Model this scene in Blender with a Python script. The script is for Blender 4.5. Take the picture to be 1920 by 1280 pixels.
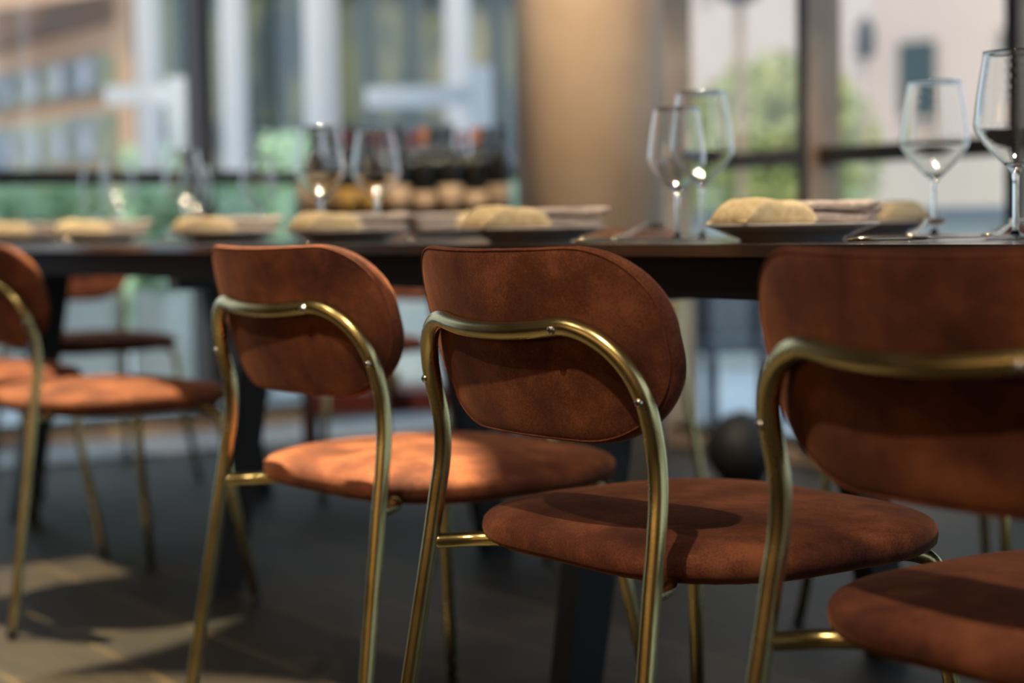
import bpy, math, random
from mathutils import Vector, Matrix
random.seed(7)
for o in list(bpy.data.objects): bpy.data.objects.remove(o)
SC = bpy.context.scene
C = SC.collection

# ---------------------------------------------------------------- camera
# room axes: +X along the dining table (to the right), +Y from the near table edge towards the windows
CAM = Vector((1.5919, -1.5001, 0.8059)); FPX = 3359.8
HEAD, PITCH, ROLL = math.radians(55.3675), math.radians(3.7579), math.radians(-0.977)
cd = bpy.data.cameras.new('camera'); cam = bpy.data.objects.new('camera', cd); C.objects.link(cam)
cd.sensor_width = 36; cd.lens = FPX / 1920 * 36; cd.clip_start = 0.05; cd.clip_end = 400
cam.matrix_world = (Matrix.Translation(CAM) @ Matrix.Rotation(HEAD, 4, 'Z')
                    @ Matrix.Rotation(math.pi / 2 - PITCH, 4, 'X') @ Matrix.Rotation(ROLL, 4, 'Z'))
cd.dof.use_dof = True; cd.dof.focus_distance = 1.97; cd.dof.aperture_fstop = 2.5
SC.camera = cam
# ---------------------------------------------------------------- colour management
SC.view_settings.view_transform = 'Standard'; SC.view_settings.look = 'None'
SC.view_settings.gamma = 1; SC.view_settings.use_curve_mapping = False
SC.view_settings.exposure = 0.0
SC.cycles.use_denoising = True
SC.cycles.max_bounces = 10; SC.cycles.transparent_max_bounces = 16; SC.cycles.transmission_bounces = 8
SC.cycles.sample_clamp_indirect = 0; SC.cycles.caustics_reflective = False; SC.cycles.caustics_refractive = False
# ---------------------------------------------------------------- world and sun
w = bpy.data.worlds.new('world'); SC.world = w; w.use_nodes = True
bg = w.node_tree.nodes['Background']; bg.inputs[0].default_value = (0.72, 0.82, 1.0, 1); bg.inputs[1].default_value = 1.55
sd = bpy.data.lights.new('sun', 'SUN'); sd.energy = 2.2; sd.angle = math.radians(6); sd.color = (1.0, 0.86, 0.70)
sun = bpy.data.objects.new('sun', sd); C.objects.link(sun)
sun.rotation_euler = Vector((-0.62, 0.72, -0.62)).to_track_quat('-Z', 'Y').to_euler()

def spot(name, loc, aim, energy, size, blend, color=(1.0, 0.74, 0.46), rad=0.03):
    l = bpy.data.lights.new(name, 'SPOT'); l.energy = energy; l.spot_size = math.radians(size); l.spot_blend = blend
    l.color = color; l.shadow_soft_size = rad
    o = bpy.data.objects.new(name, l); C.objects.link(o); o.location = loc
    o.rotation_euler = (Vector(aim) - Vector(loc)).to_track_quat('-Z', 'Y').to_euler()
    return o
WARM = (1.0, 0.80, 0.56)
DOWN = [ # x, y, energy, aim, cone, blend
    (1.15, -2.05, 250, (0.30, -0.25, 0.48), 62, 0.5),     # behind the near chairs, from the right
    (-0.90, -0.50, 1700, (-0.84, -0.69, 0.48), 29, 0.02),  # pools on the seats further down the row
    (-2.45, -0.40, 1500, (-2.40, -0.45, 0.48), 31, 0.06),
    (-0.60, -2.50, 110, (-1.30, -0.90, 0.0), 75, 0.8),
    (-3.20, -2.20, 60, (-3.00, -0.60, 0.3), 70, 0.8),
    (-1.60, 0.10, 330, (-3.1, 1.3, 0.6), 62, 0.5),  # fill spot added to brighten the chairs across the table
    (-2.10, 0.80, 260, (-4.2, 0.66, 0.68), 22, 0.4),  # fill spot added to brighten the chair at the head
    (0.06, 0.48, 200, (0.06, 0.48, 0.78), 22, 0.4),  # row of spots added over the table for napkins and glass glints
    (-0.40, 0.48, 200, (-0.40, 0.48, 0.78), 22, 0.4),
    (-0.75, 0.48, 200, (-0.75, 0.48, 0.78), 22, 0.4),
    (-1.35, 0.48, 200, (-1.35, 0.48, 0.78), 22, 0.4),
    (-1.78, 0.48, 200, (-1.78, 0.48, 0.78), 22, 0.4),
    (-2.42, 0.48, 200, (-2.42, 0.48, 0.78), 22, 0.4),
    (-2.90, 0.48, 200, (-2.90, 0.48, 0.78), 22, 0.4),
    (-3.42, 0.48, 200, (-3.42, 0.48, 0.78), 22, 0.4),
    (-0.80, -5.00, 560, (-0.80, -6.0, 1.2), 110, 0.8), (1.80, -4.80, 560, (2.00, -6.0, 1.2), 110, 0.8)]  # wall washes added behind the camera for warm reflections in the brass
for i, (x, y, e, a, c_, bl) in enumerate(DOWN): spot('ceiling_and_fill_spot', (x, y, 3.10), a, e, c_, bl, (1.0, 0.86, 0.52) if e > 1000 else WARM, .06 if c_ == 22 else .03)
spot('column_spot', (-0.4, 0.4, 3.1), (-2.82, 1.88, 1.2), 440, 26, 0.5, (1.0, 0.78, 0.56), 0.05)

# ---------------------------------------------------------------- materials
def srgb(r, g, b):
    f = lambda c: (c / 255 / 12.92) if c / 255 <= 0.04045 else ((c / 255 + 0.055) / 1.055) ** 2.4
    return (f(r), f(g), f(b), 1)
def mat(name, col, rough=0.5, metal=0.0, spec=0.5, **k):
    m = bpy.data.materials.new(name); m.use_nodes = True
    b = m.node_tree.nodes['Principled BSDF']
    b.inputs['Base Color'].default_value = col; b.inputs['Roughness'].default_value = rough
    b.inputs['Metallic'].default_value = metal; b.inputs['Specular IOR Level'].default_value = spec
    for kk, v in k.items(): b.inputs[kk].default_value = v
    return m
def nodes(m): return m.node_tree.nodes, m.node_tree.links, m.node_tree.nodes['Principled BSDF']
def noisy(m, c1, c2, scale=8, detail=4, lo=0.35, hi=0.65, bump=0.0, bscale=None, stretch=(1, 1, 1), obj=True, rough=None):
    N, L, b = nodes(m)
    tc = N.new('ShaderNodeTexCoord'); mp = N.new('ShaderNodeMapping'); mp.inputs['Scale'].default_value = stretch
    L.new(tc.outputs['Object' if obj else 'Generated'], mp.inputs['Vector'])
    n = N.new('ShaderNodeTexNoise'); n.inputs['Scale'].default_value = scale; n.inputs['Detail'].default_value = detail
    L.new(mp.outputs[0], n.inputs['Vector'])
    r = N.new('ShaderNodeValToRGB'); r.color_ramp.elements[0].position = lo; r.color_ramp.elements[1].position = hi
    r.color_ramp.elements[0].color = c1; r.color_ramp.elements[1].color = c2
    L.new(n.outputs['Fac'], r.inputs['Fac']); L.new(r.outputs['Color'], b.inputs['Base Color'])
    if rough:
        mr = N.new('ShaderNodeMapRange'); mr.inputs['To Min'].default_value = rough[0]; mr.inputs['To Max'].default_value = rough[1]
        L.new(n.outputs['Fac'], mr.inputs['Value']); L.new(mr.outputs[0], b.inputs['Roughness'])
    if bump:
        n2 = N.new('ShaderNodeTexNoise'); n2.inputs['Scale'].default_value = bscale or scale * 5; n2.inputs['Detail'].default_value = 3
        L.new(mp.outputs[0], n2.inputs['Vector'])
        bp = N.new('ShaderNodeBump'); bp.inputs['Strength'].default_value = bump; bp.inputs['Distance'].default_value = 0.002
        L.new(n2.outputs['Fac'], bp.inputs['Height']); L.new(bp.outputs[0], b.inputs['Normal'])
    return m
M = {}
# velvet: rust pile brushed lighter and darker
def velvet():
    m = mat('rust_velvet', (0.2, 0.06, 0.025, 1), 0.85, 0, 0.15)
    N, L, b = nodes(m)
    tc = N.new('ShaderNodeTexCoord'); oi = N.new('ShaderNodeObjectInfo')
    ad = N.new('ShaderNodeVectorMath'); ad.operation = 'ADD'
    L.new(tc.outputs['Object'], ad.inputs[0])
    cx = N.new('ShaderNodeCombineXYZ'); ml = N.new('ShaderNodeMath'); ml.operation = 'MULTIPLY'; ml.inputs[1].default_value = 30
    L.new(oi.outputs['Random'], ml.inputs[0]); L.new(ml.outputs[0], cx.inputs[0]); L.new(cx.outputs[0], ad.inputs[1])
    n1 = N.new('ShaderNodeTexNoise'); n1.inputs['Scale'].default_value = 11; n1.inputs['Detail'].default_value = 6; n1.inputs['Roughness'].default_value = 0.62
    L.new(ad.outputs[0], n1.inputs['Vector'])
    n2 = N.new('ShaderNodeTexNoise'); n2.inputs['Scale'].default_value = 420; n2.inputs['Detail'].default_value = 3
    L.new(ad.outputs[0], n2.inputs['Vector'])
    mx = N.new('ShaderNodeMath'); mx.operation = 'MULTIPLY_ADD'; mx.inputs[1].default_value = 0.35
    L.new(n2.outputs['Fac'], mx.inputs[0]); L.new(n1.outputs['Fac'], mx.inputs[2])
    r = N.new('ShaderNodeValToRGB'); e = r.color_ramp.elements
    e[0].position = 0.50; e[0].color = (0.055, 0.018, 0.013, 1); e[1].position = 0.86; e[1].color = (0.250, 0.086, 0.040, 1)
    q = e.new(0.68); q.color = (0.125, 0.040, 0.022, 1)
    L.new(mx.outputs[0], r.inputs['Fac']); L.new(r.outputs['Color'], b.inputs['Base Color'])
    b.inputs['Sheen Weight'].default_value = 0.30; b.inputs['Sheen Roughness'].default_value = 0.35
    b.inputs['Sheen Tint'].default_value = (0.95, 0.40, 0.20, 1)
    bp = N.new('ShaderNodeBump'); bp.inputs['Strength'].default_value = 0.35; bp.inputs['Distance'].default_value = 0.0008
    L.new(n2.outputs['Fac'], bp.inputs['Height'])
    n3 = N.new('ShaderNodeTexNoise'); n3.inputs['Scale'].default_value = 26; n3.inputs['Detail'].default_value = 2
    L.new(ad.outputs[0], n3.inputs['Vector'])
    bp2 = N.new('ShaderNodeBump'); bp2.inputs['Strength'].default_value = 0.35; bp2.inputs['Distance'].default_value = 0.003
    L.new(n3.outputs['Fac'], bp2.inputs['Height']); L.new(bp.outputs[0], bp2.inputs['Normal']); L.new(bp2.outputs[0], b.inputs['Normal'])
    return m
M['velvet'] = velvet()
M['brass'] = noisy(mat('aged_brass', (0.5, 0.36, 0.12, 1), 0.27, 1.0), (0.44, 0.36, 0.15, 1), (0.60, 0.51, 0.25, 1), 14, 5, 0.3, 0.7, 0.05, 300, rough=(0.16, 0.36))
M['steel'] = mat('steel', (0.6, 0.58, 0.54, 1), 0.22, 1.0)
M['cutlery'] = mat('cutlery_steel', (0.50, 0.44, 0.34, 1), 0.14, 1.0)
M['black_metal'] = noisy(mat('black_metal', srgb(22, 23, 26), 0.42), srgb(16, 17, 20), srgb(28, 28, 31), 40, 3)
M['leg_metal'] = mat('dark_leg_steel', srgb(24, 22, 21), 0.5, 0, 0.3)
M['black_matt'] = mat('matt_black_steel', srgb(12, 12, 14), 0.7, 0, 0.2)
M['table_top'] = noisy(mat('table_top', srgb(44, 36, 31), 0.28, 0, 0.5), srgb(38, 31, 27), srgb(60, 49, 41), 6, 6, 0.3, 0.7, 0.0, None, (0.4, 6, 6), rough=(0.10, 0.18))
M['black_ceramic'] = mat('dark_ceramic', srgb(20, 21, 25), 0.6)
M['plate'] = mat('plate_glaze', srgb(196, 196, 196), 0.18)
M['mustard'] = noisy(mat('mustard_linen', srgb(210, 192, 156), 0.9, 0, 0.1), srgb(198, 176, 136), srgb(222, 204, 168), 90, 3, 0.35, 0.65, 0.6, 500)
M['greycloth'] = noisy(mat('grey_linen', srgb(168, 156, 152), 0.9, 0, 0.1), srgb(156, 146, 144), srgb(184, 170, 162), 90, 3, 0.35, 0.65, 0.6, 500)
M['bottle'] = mat('dark_bottle_glass', srgb(14, 16, 16), 0.07, 0, 0.6)
M['label_cream'] = noisy(mat('cream_label', srgb(186, 162, 134), 0.7), srgb(170, 146, 120), srgb(198, 176, 150), 30)
M['label_gold'] = noisy(mat('gold_label', srgb(178, 142, 70), 0.6), srgb(168, 132, 62), srgb(190, 155, 84), 30)
M['foil_red'] = mat('red_foil', srgb(110, 22, 32), 0.35); M['foil_black'] = mat('black_foil', srgb(24, 22, 24), 0.35)
M['foil_orange'] = mat('copper_foil', srgb(170, 110, 66), 0.35)
M['crate'] = noisy(mat('dark_red_stained_wood', srgb(84, 28, 24), 0.5), srgb(72, 22, 20), srgb(102, 36, 30), 5, 4, 0.3, 0.7, 0.2, 30, (1, 8, 8))
M['darkwood'] = noisy(mat('dark_wood', srgb(44, 24, 20), 0.5), srgb(36, 19, 17), srgb(58, 32, 26), 5, 4, 0.3, 0.7, 0.2, 30, (1, 8, 8))
M['column'] = noisy(mat('column_plaster', srgb(200, 178, 154), 0.55, 0, 0.4), srgb(184, 158, 130), srgb(208, 188, 164), 2.4, 6, 0.3, 0.7, 0.15, 40)
M['frame'] = noisy(mat('bronze_window_frame', srgb(150, 128, 104), 0.5, 0.0), srgb(142, 120, 96), srgb(162, 140, 116), 6, 3)
M['rail'] = mat('dark_window_rail', srgb(34, 28, 24), .5); M['mullion'] = mat('brown_mullion', srgb(52, 34, 24), .5)
M['wall'] = noisy(mat('interior_wall', srgb(190, 165, 135), 0.8), srgb(180, 154, 124), srgb(200, 176, 146), 3, 4, 0.3, 0.7, 0.1, 60)
M['ceiling'] = noisy(mat('ceiling_paint', srgb(96, 84, 72), 0.9), srgb(90, 78, 66), srgb(102, 90, 78), 3)
M['white_paint'] = mat('white_enamel', srgb(214, 218, 224), 0.4)
M['sill'] = noisy(mat('pale_stone_sill', srgb(150, 156, 168), 0.35), srgb(140, 146, 158), srgb(162, 168, 178), 8)

def glass_mat(name, tint=(1, 1, 1, 1), ior=1.5):
    m = bpy.data.materials.new(name); m.use_nodes = True; N, L = m.node_tree.nodes, m.node_tree.links
    N.clear(); o = N.new('ShaderNodeOutputMaterial'); g = N.new('ShaderNodeBsdfGlass')
    g.inputs['Color'].default_value = tint; g.inputs['Roughness'].default_value = 0.0; g.inputs['IOR'].default_value = ior
    L.new(g.outputs[0], o.inputs[0]); return m
def pane_mat(name, tint, gloss=0.06):
    m = bpy.data.materials.new(name); m.use_nodes = True; N, L = m.node_tree.nodes, m.node_tree.links
    N.clear(); o = N.new('ShaderNodeOutputMaterial'); t = N.new('ShaderNodeBsdfTransparent'); t.inputs[0].default_value = tint
    g = N.new('ShaderNodeBsdfGlossy'); g.inputs['Roughness'].default_value = 0.02; mx = N.new('ShaderNodeMixShader')
    mx.inputs[0].default_value = gloss
    L.new(t.outputs[0], mx.inputs[1]); L.new(g.outputs[0], mx.inputs[2]); L.new(mx.outputs[0], o.inputs[0]); return m
M['glass'] = glass_mat('clear_glass', (0.985, 0.99, 0.985, 1), 1.48)
M['pane'] = pane_mat('window_glass', (0.96, 0.98, 0.97, 1))
M['pane_teal'] = pane_mat('tinted_window_glass', (0.92, 0.985, 0.965, 1), 0.07)

# floor: dark brown planks / woven tiles laid along the room
def floor_mat():
    m = mat('dark_plank_floor', (0.06, 0.045, 0.035, 1), 0.55, 0, 0.35)
    N, L, b = nodes(m)
    tc = N.new('ShaderNodeTexCoord'); mp = N.new('ShaderNodeMapping')
    L.new(tc.outputs['Object'], mp.inputs['Vector'])
    br = N.new('ShaderNodeTexBrick'); br.inputs['Scale'].default_value = 1.0; br.inputs['Brick Width'].default_value = 0.9
    br.inputs['Row Height'].default_value = 0.22; br.inputs['Mortar Size'].default_value = 0.006; br.inputs['Mortar Smooth'].default_value = 0.6
    br.inputs['Color1'].default_value = srgb(40, 34, 29); br.inputs['Color2'].default_value = srgb(52, 43, 34); br.inputs['Mortar'].default_value = srgb(92, 74, 50)
    L.new(mp.outputs[0], br.inputs['Vector'])
    mp2 = N.new('ShaderNodeMapping'); mp2.inputs['Scale'].default_value = (3, 40, 1); L.new(tc.outputs['Object'], mp2.inputs['Vector'])
    n = N.new('ShaderNodeTexNoise'); n.inputs['Scale'].default_value = 1.5; n.inputs['Detail'].default_value = 5
    L.new(mp2.outputs[0], n.inputs['Vector'])
    mx = N.new('ShaderNodeMix'); mx.data_type = 'RGBA'; mx.blend_type = 'MULTIPLY'; mx.inputs[0].default_value = 0.75
    rp = N.new('ShaderNodeValToRGB'); rp.color_ramp.elements[0].position = 0.3; rp.color_ramp.elements[1].position = 0.7
    rp.color_ramp.elements[0].color = (0.45, 0.45, 0.45, 1); rp.color_ramp.elements[1].color = (1.1, 1.1, 1.1, 1)
    L.new(n.outputs['Fac'], rp.inputs['Fac']); L.new(br.outputs['Color'], mx.inputs[6]); L.new(rp.outputs['Color'], mx.inputs[7])
    L.new(mx.outputs[2], b.inputs['Base Color'])
    bp = N.new('ShaderNodeBump'); bp.inputs['Strength'].default_value = 0.3; bp.inputs['Distance'].default_value = 0.002
    L.new(n.outputs['Fac'], bp.inputs['Height']); L.new(bp.outputs[0], b.inputs['Normal'])
    return m
M['floor'] = floor_mat()

# ---------------------------------------------------------------- mesh helpers
class MB:
    def __init__(s): s.v = []; s.f = []; s.sm = []
    def add(s, vs, fs, smooth=False):
        b = len(s.v); s.v += [tuple(v) for v in vs]
        for f in fs: s.f.append(tuple(b + i for i in f)); s.sm.append(smooth)
        return s
    def box(s, x0, x1, y0, y1, z0, z1, bev=0.0):
        if bev <= 0:
            vs = [(x, y, z) for x in (x0, x1) for y in (y0, y1) for z in (z0, z1)]
            return s.add(vs, [(0, 1, 3, 2), (4, 6, 7, 5), (0, 4, 5, 1), (2, 3, 7, 6), (0, 2, 6, 4), (1, 5, 7, 3)])
        vs = []; idx = {}
        for sx in (0, 1):
            for sy in (0, 1):
                for sz in (0, 1):
                    X, Y, Z = (x1 if sx else x0), (y1 if sy else y0), (z1 if sz else z0)
                    dx, dy, dz = (-bev if sx else bev), (-bev if sy else bev), (-bev if sz else bev)
                    for k, p in enumerate(((X, Y + dy, Z + dz), (X + dx, Y, Z + dz), (X + dx, Y + dy, Z))):
                        idx[sx, sy, sz, k] = len(vs); vs.append(p)
        I = lambda a, b, c, k: idx[a, b, c, k]
        fs = []
        for a in (0, 1):
            fs.append([I(a, 0, 0, 0), I(a, 0, 1, 0), I(a, 1, 1, 0), I(a, 1, 0, 0)][:: (1 if a == 0 else -1)])
            fs.append([I(0, a, 0, 1), I(1, a, 0, 1), I(1, a, 1, 1), I(0, a, 1, 1)][:: (1 if a == 0 else -1)])
            fs.append([I(0, 0, a, 2), I(0, 1, a, 2), I(1, 1, a, 2), I(1, 0, a, 2)][:: (1 if a == 0 else -1)])
            for b in (0, 1):
                fs.append([I(0, a, b, 1), I(1, a, b, 1), I(1, a, b, 2), I(0, a, b, 2)])
                fs.append([I(a, 0, b, 0), I(a, 1, b, 0), I(a, 1, b, 2), I(a, 0, b, 2)])
                fs.append([I(a, b, 0, 0), I(a, b, 1, 0), I(a, b, 1, 1), I(a, b, 0, 1)])
                for c in (0, 1): fs.append([I(a, b, c, 0), I(a, b, c, 1), I(a, b, c, 2)])
        return s.add(vs, fs)
    def tube(s, pts, r, n=16, cap=True, radii=None):
        pts = [Vector(p) for p in pts]; m = len(pts); rings = []
        t0 = (pts[1] - pts[0]).normalized(); u = t0.orthogonal().normalized()
        vs = []
        for i, p in enumerate(pts):
            t = (pts[min(i + 1, m - 1)] - pts[max(i - 1, 0)]).normalized()
            u = (u - t * u.dot(t)).normalized(); v = t.cross(u)
            rr = radii[i] if radii else r
            for k in range(n):
                a = 2 * math.pi * k / n; vs.append(p + (u * math.cos(a) + v * math.sin(a)) * rr)
        fs = [(i * n + k, i * n + (k + 1) % n, (i + 1) * n + (k + 1) % n, (i + 1) * n + k) for i in range(m - 1) for k in range(n)]
        s.add(vs, fs, True)
        if cap: s.add([vs[k] for k in range(n)][::-1], [tuple(range(n))]); s.add([vs[(m - 1) * n + k] for k in range(n)], [tuple(range(n))])
        return s
    def lathe(s, prof, n=32, c=(0, 0, 0), smooth=True):
        vs = []; fs = []
        for r, z in prof:
            for k in range(n):
                a = 2 * math.pi * k / n; vs.append((c[0] + r * math.cos(a), c[1] + r * math.sin(a), c[2] + z))
        for i in range(len(prof) - 1):
            for k in range(n): fs.append((i * n + k, i * n + (k + 1) % n, (i + 1) * n + (k + 1) % n, (i + 1) * n + k))
        s.add(vs, fs, smooth)
        return s
    def grid(s, P, smooth=True, closed=False):
        R, K = len(P), len(P[0]); vs = [p for row in P for p in row]
        kk = K if closed else K - 1
        fs = [(i * K + k, i * K + (k + 1) % K, (i + 1) * K + (k + 1) % K, (i + 1) * K + k) for i in range(R - 1) for k in range(kk)]
        return s.add(vs, fs, smooth)
    def build(s, name, m, parent=None):
        me = bpy.data.meshes.new(name); me.from_pydata(s.v, [], s.f); me.update()
        me.polygons.foreach_set('use_smooth', s.sm); me.materials.append(m)
        import bmesh
        bm = bmesh.new(); bm.from_mesh(me); bmesh.ops.remove_doubles(bm, verts=bm.verts, dist=1e-6)
        bmesh.ops.recalc_face_normals(bm, faces=bm.faces); bm.to_mesh(me); bm.free()
        o = bpy.data.objects.new(name, me); C.objects.link(o)
        if parent: o.parent = parent
        return o
def spline(P, n=8, closed=False):
    P = [Vector(p) for p in P]; out = []; m = len(P)
    for i in range(m - 1):
        p0 = P[i - 1] if i > 0 else P[0] * 2 - P[1]; p1, p2 = P[i], P[i + 1]; p3 = P[i + 2] if i + 2 < m else P[-1] * 2 - P[-2]
        for k in range(n):
            t = k / n
            out.append(0.5 * ((2 * p1) + (p2 - p0) * t + (2 * p0 - 5 * p1 + 4 * p2 - p3) * t * t + (3 * p1 - p0 - 3 * p2 + p3) * t ** 3))
    out.append(P[-1]); return out
def tag(o, label=None, cat=None, group=None, kind=None):
    if label: o['label'] = label
    if cat: o['category'] = cat
    if group: o['group'] = group
    if kind: o['kind'] = kind
    return o
def empty(name, loc=(0, 0, 0), rz=0.0):
    o = bpy.data.objects.new(name, None); C.objects.link(o); o.location = loc; o.rotation_euler = (0, 0, rz); o.empty_display_size = 0.05; return o
def copy_tree(o, parent=None):
    c = o.copy(); C.objects.link(c)
    if parent: c.parent = parent
    for ch in list(o.children):
        copy_tree(ch, c)
    return c
def struct(name, mb, m, parent=None):
    o = mb.build(name, m, parent)
    if not parent: o['kind'] = 'structure'
    return o
SH, CH = math.sin(HEAD), math.cos(HEAD)
def at(px, depth, z=0.0):
    """room position on the vertical line seen at column px, at this distance"""
    X = (px - 960) / FPX * depth
    return Vector((CAM.x + X * CH - depth * SH, CAM.y + X * SH + depth * CH, z))
def height(px, py, depth):
    y = py + (px - 960) * 0.0173
    return CAM.z + (419.3 - y) * depth / FPX

# ---------------------------------------------------------------- room shell
XL, XR, YN, YB, ZC = -4.95, 3.6, -6.2, 2.63, 3.25
struct('floor', MB().box(XL - .1, XR + .1, YN - .1, YB + .1, -0.12, 0.0), M['floor'])
struct('ceiling', MB().box(XL - .1, XR + .1, YN - .1, YB + .1, ZC, ZC + 0.12), M['ceiling'])
struct('wall_right', MB().box(XR, XR + .12, YN - .1, -.6, 0, ZC), M['wall'])
struct('wall_right.001', MB().box(XR, XR + .12, -.6, YB + .1, 2.9, ZC), M['frame'])
struct('wall_front', MB().box(XL - .1, XR, YN - .12, YN, 0, ZC), M['wall'])
struct('added_wainscot', MB().box(XL + .1, XR - .1, YN, YN + .02, 0, 1.25, .004), M['darkwood'])  # unseen dark wainscot added to darken reflections in the lower brass legs
# window walls: head beam above, sill rail below, glazing between the posts
struct('wall_back', MB().box(XL, XR, YB - .06, YB + .12, 2.9, ZC), M['frame'])
struct('wall_left', MB().box(XL - .12, XL + .06, YN, YB, 2.9, ZC), M['frame'])
struct('trim_1', MB().box(XL, XR, YB - .05, YB + .09, 0, .055, .006), M['frame'])
struct('trim_2', MB().box(XL - .09, XL + .05, YN, YB, 0, .055, .006), M['frame'])
struct('trim_3', MB().box(XL + .05, XL + .60, YN, YB - .05, 0, .012, .002), M['sill'])
wn = [0]
def window(axis, a0, a1, post_end):
    """one bay: frame with mid rail, clear upper pane, tinted lower pane; the post stands at a1"""
    wn[0] += 1
    def bx(u0, u1, d0, d1, z0, z1, b=.004):
        if axis == 'x': return (u0, u1, YB + d0, YB + d1, z0, z1, b)
        if axis == 'r': return (XR + d0 + .04, XR + d1 + .04, u0, u1, z0, z1, b)
        return (XL - d1, XL - d0, u0, u1, z0, z1, b)
    f = MB(); f.box(*bx(a0, a1, -.03, .05, .98, 1.035)); f.box(*bx(a0, a1, -.03, .05, 2.86, 2.9)); f.box(*bx(a0, a1, -.03, .05, .055, .085))
    if post_end: post = MB().box(*bx(a1 - .022, a1 + .022, -.075, .075, .056, 2.9, .003))
    o = struct('window_%d' % wn[0], f, M['rail'])
    if post_end: post.build('post', M['frame'] if axis == 'x' else M['mullion'], o)
    if post_end and axis == 'x': MB().box(*bx(a1 - .024, a1 + .024, -.080, -.0755, .056, 2.9, .001)).build('shaded_front', M['rail'], o)  # backlit shade of the post front, put in as a dark strip
    MB().box(*bx(a0 + .02, a1 - .02, .004, .010, 1.034, 2.862, 0)).build('upper_pane', M['pane'], o)
    p = MB().box(*bx(a0 + .02, a1 - .02, .004, .010, .084, .981, 0)).build('lower_pane', M['pane_teal'], o); p['label'] = 'green tinted lower pane'
px = [XL + .0, -4.16, -3.36, -2.62, -1.78, -1.02, -.30, .34, 1.08, 1.82, 2.56, XR]
for i in range(len(px) - 1): window('x', px[i], px[i + 1], i < len(px) - 2)
struct('wall_left.001', MB().box(XL - .12, XL + .06, YN, -2.0, 0, 2.9), M['wall'])
py = [-2.0, -.82, .36, 1.54, YB]
for i in range(len(py) - 1): window('y', py[i], py[i + 1], i < len(py) - 2)
pr_ = [-.6, .5, 1.56, YB]
for i in range(len(pr_) - 1): window('r', pr_[i], pr_[i + 1], i < len(pr_) - 2)
# round column in the corner
cp = at(1112, 5.55)
c = MB().lathe([(0, 0), (.226, 0), (.226, ZC)], 64, (cp.x, cp.y, 0)).build('round_column', M['column'])
c['kind'] = 'structure'; c.name = 'trim_4'

# ---------------------------------------------------------------- dining chair
WX, ZW, BX, ZT, RR = .2080, .434, .2004, .7002, .0885
SAG, BSAG = .0073, .0075
YT, LEAN, K2, K4, KB = -.0520, .2694, 1.136, -7.78, 1.074
FX, FY, FFX, FFY, FTX, FTY = .2353, -.0687, .2614, .462, .2051, .4071
TR = .0104
def ysurf(u, z, k=K2, k4=K4): return YT + (ZT - z) * LEAN + k * u * u + k4 * u ** 4
def outline(wd, top, bot, zc, n=18):
    at_, ab = .082, .108; pts = []
    ht, hb = top - zc, zc - bot
    for sx, sz, a, e, t0, t1 in ((1, 1, at_ * 1.15, at_, 0, 90), (-1, 1, at_ * 1.15, at_, 90, 0), (-1, -1, ab * 1.2, ab * .97, 0, 90), (1, -1, ab * 1.2, ab * .97, 90, 0)):
        for k in range(n):
            t = math.radians(t0 + (t1 - t0) * k / (n - 1)); h = ht if sz > 0 else hb
            pts.append((sx * (wd - a + a * math.cos(t)), sz * (h - e + e * math.sin(t))))
    # even out long straight runs
    out = []
    for i, p in enumerate(pts):
        q = pts[(i + 1) % len(pts)]; d = math.dist(p, q); m = max(1, int(d / .02))
        for j in range(m): out.append((p[0] + (q[0] - p[0]) * j / m, p[1] + (q[1] - p[1]) * j / m))
    return out
def pad(out, place, half_t, crown=0.0, ne=3.2, rings=11, pucker=0.0):
    """closed cushion: outline shrunk ring by ring with a superellipse edge; place(u, v, w) puts it in space"""
    P = []; sc = []
    for i in range(rings + 1):
        t = math.pi / 2 * i / rings; sc.append((max(math.cos(t), 0) ** (2 / ne), math.sin(t) ** (2 / ne)))
    inner = [(.55, 1), (.3, 1), (.08, 1)]
    # keep the interior from collapsing: append straight rings
    seq = [(s_, w_) for s_, w_ in sc if s_ > .62] + inner
    front = [(s_, w_) for s_, w_ in seq]
    for s_, w_ in reversed(front): P.append(ring(out, s_, w_, place, half_t, crown, 0))
    for s_, w_ in front[1:]: P.append(ring(out, s_, -w_, place, half_t, 0, pucker))
    mb = MB(); mb.grid(P, True, True)
    mb.add(P[0], [tuple(range(len(out)))], True); mb.add(P[-1], [tuple(range(len(out)))], True)
    return mb
def ring(out, s_, w_, place, ht, crown, pucker):
    L = sum(math.dist(out[i], out[i - 1]) for i in range(len(out))); acc = 0; r = []
    for i, (u, v) in enumerate(out):
        acc += math.dist(out[i], out[i - 1])
        pk = pucker * math.sin(acc / L * 2 * math.pi * 58) * (1 if s_ > .8 else 0) * min(1, abs(w_) * 1.2)
        r.append(place(u * (s_ + pk), v * (s_ + pk), w_ * ht + crown * (1 - s_ * s_)))
    return r
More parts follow.
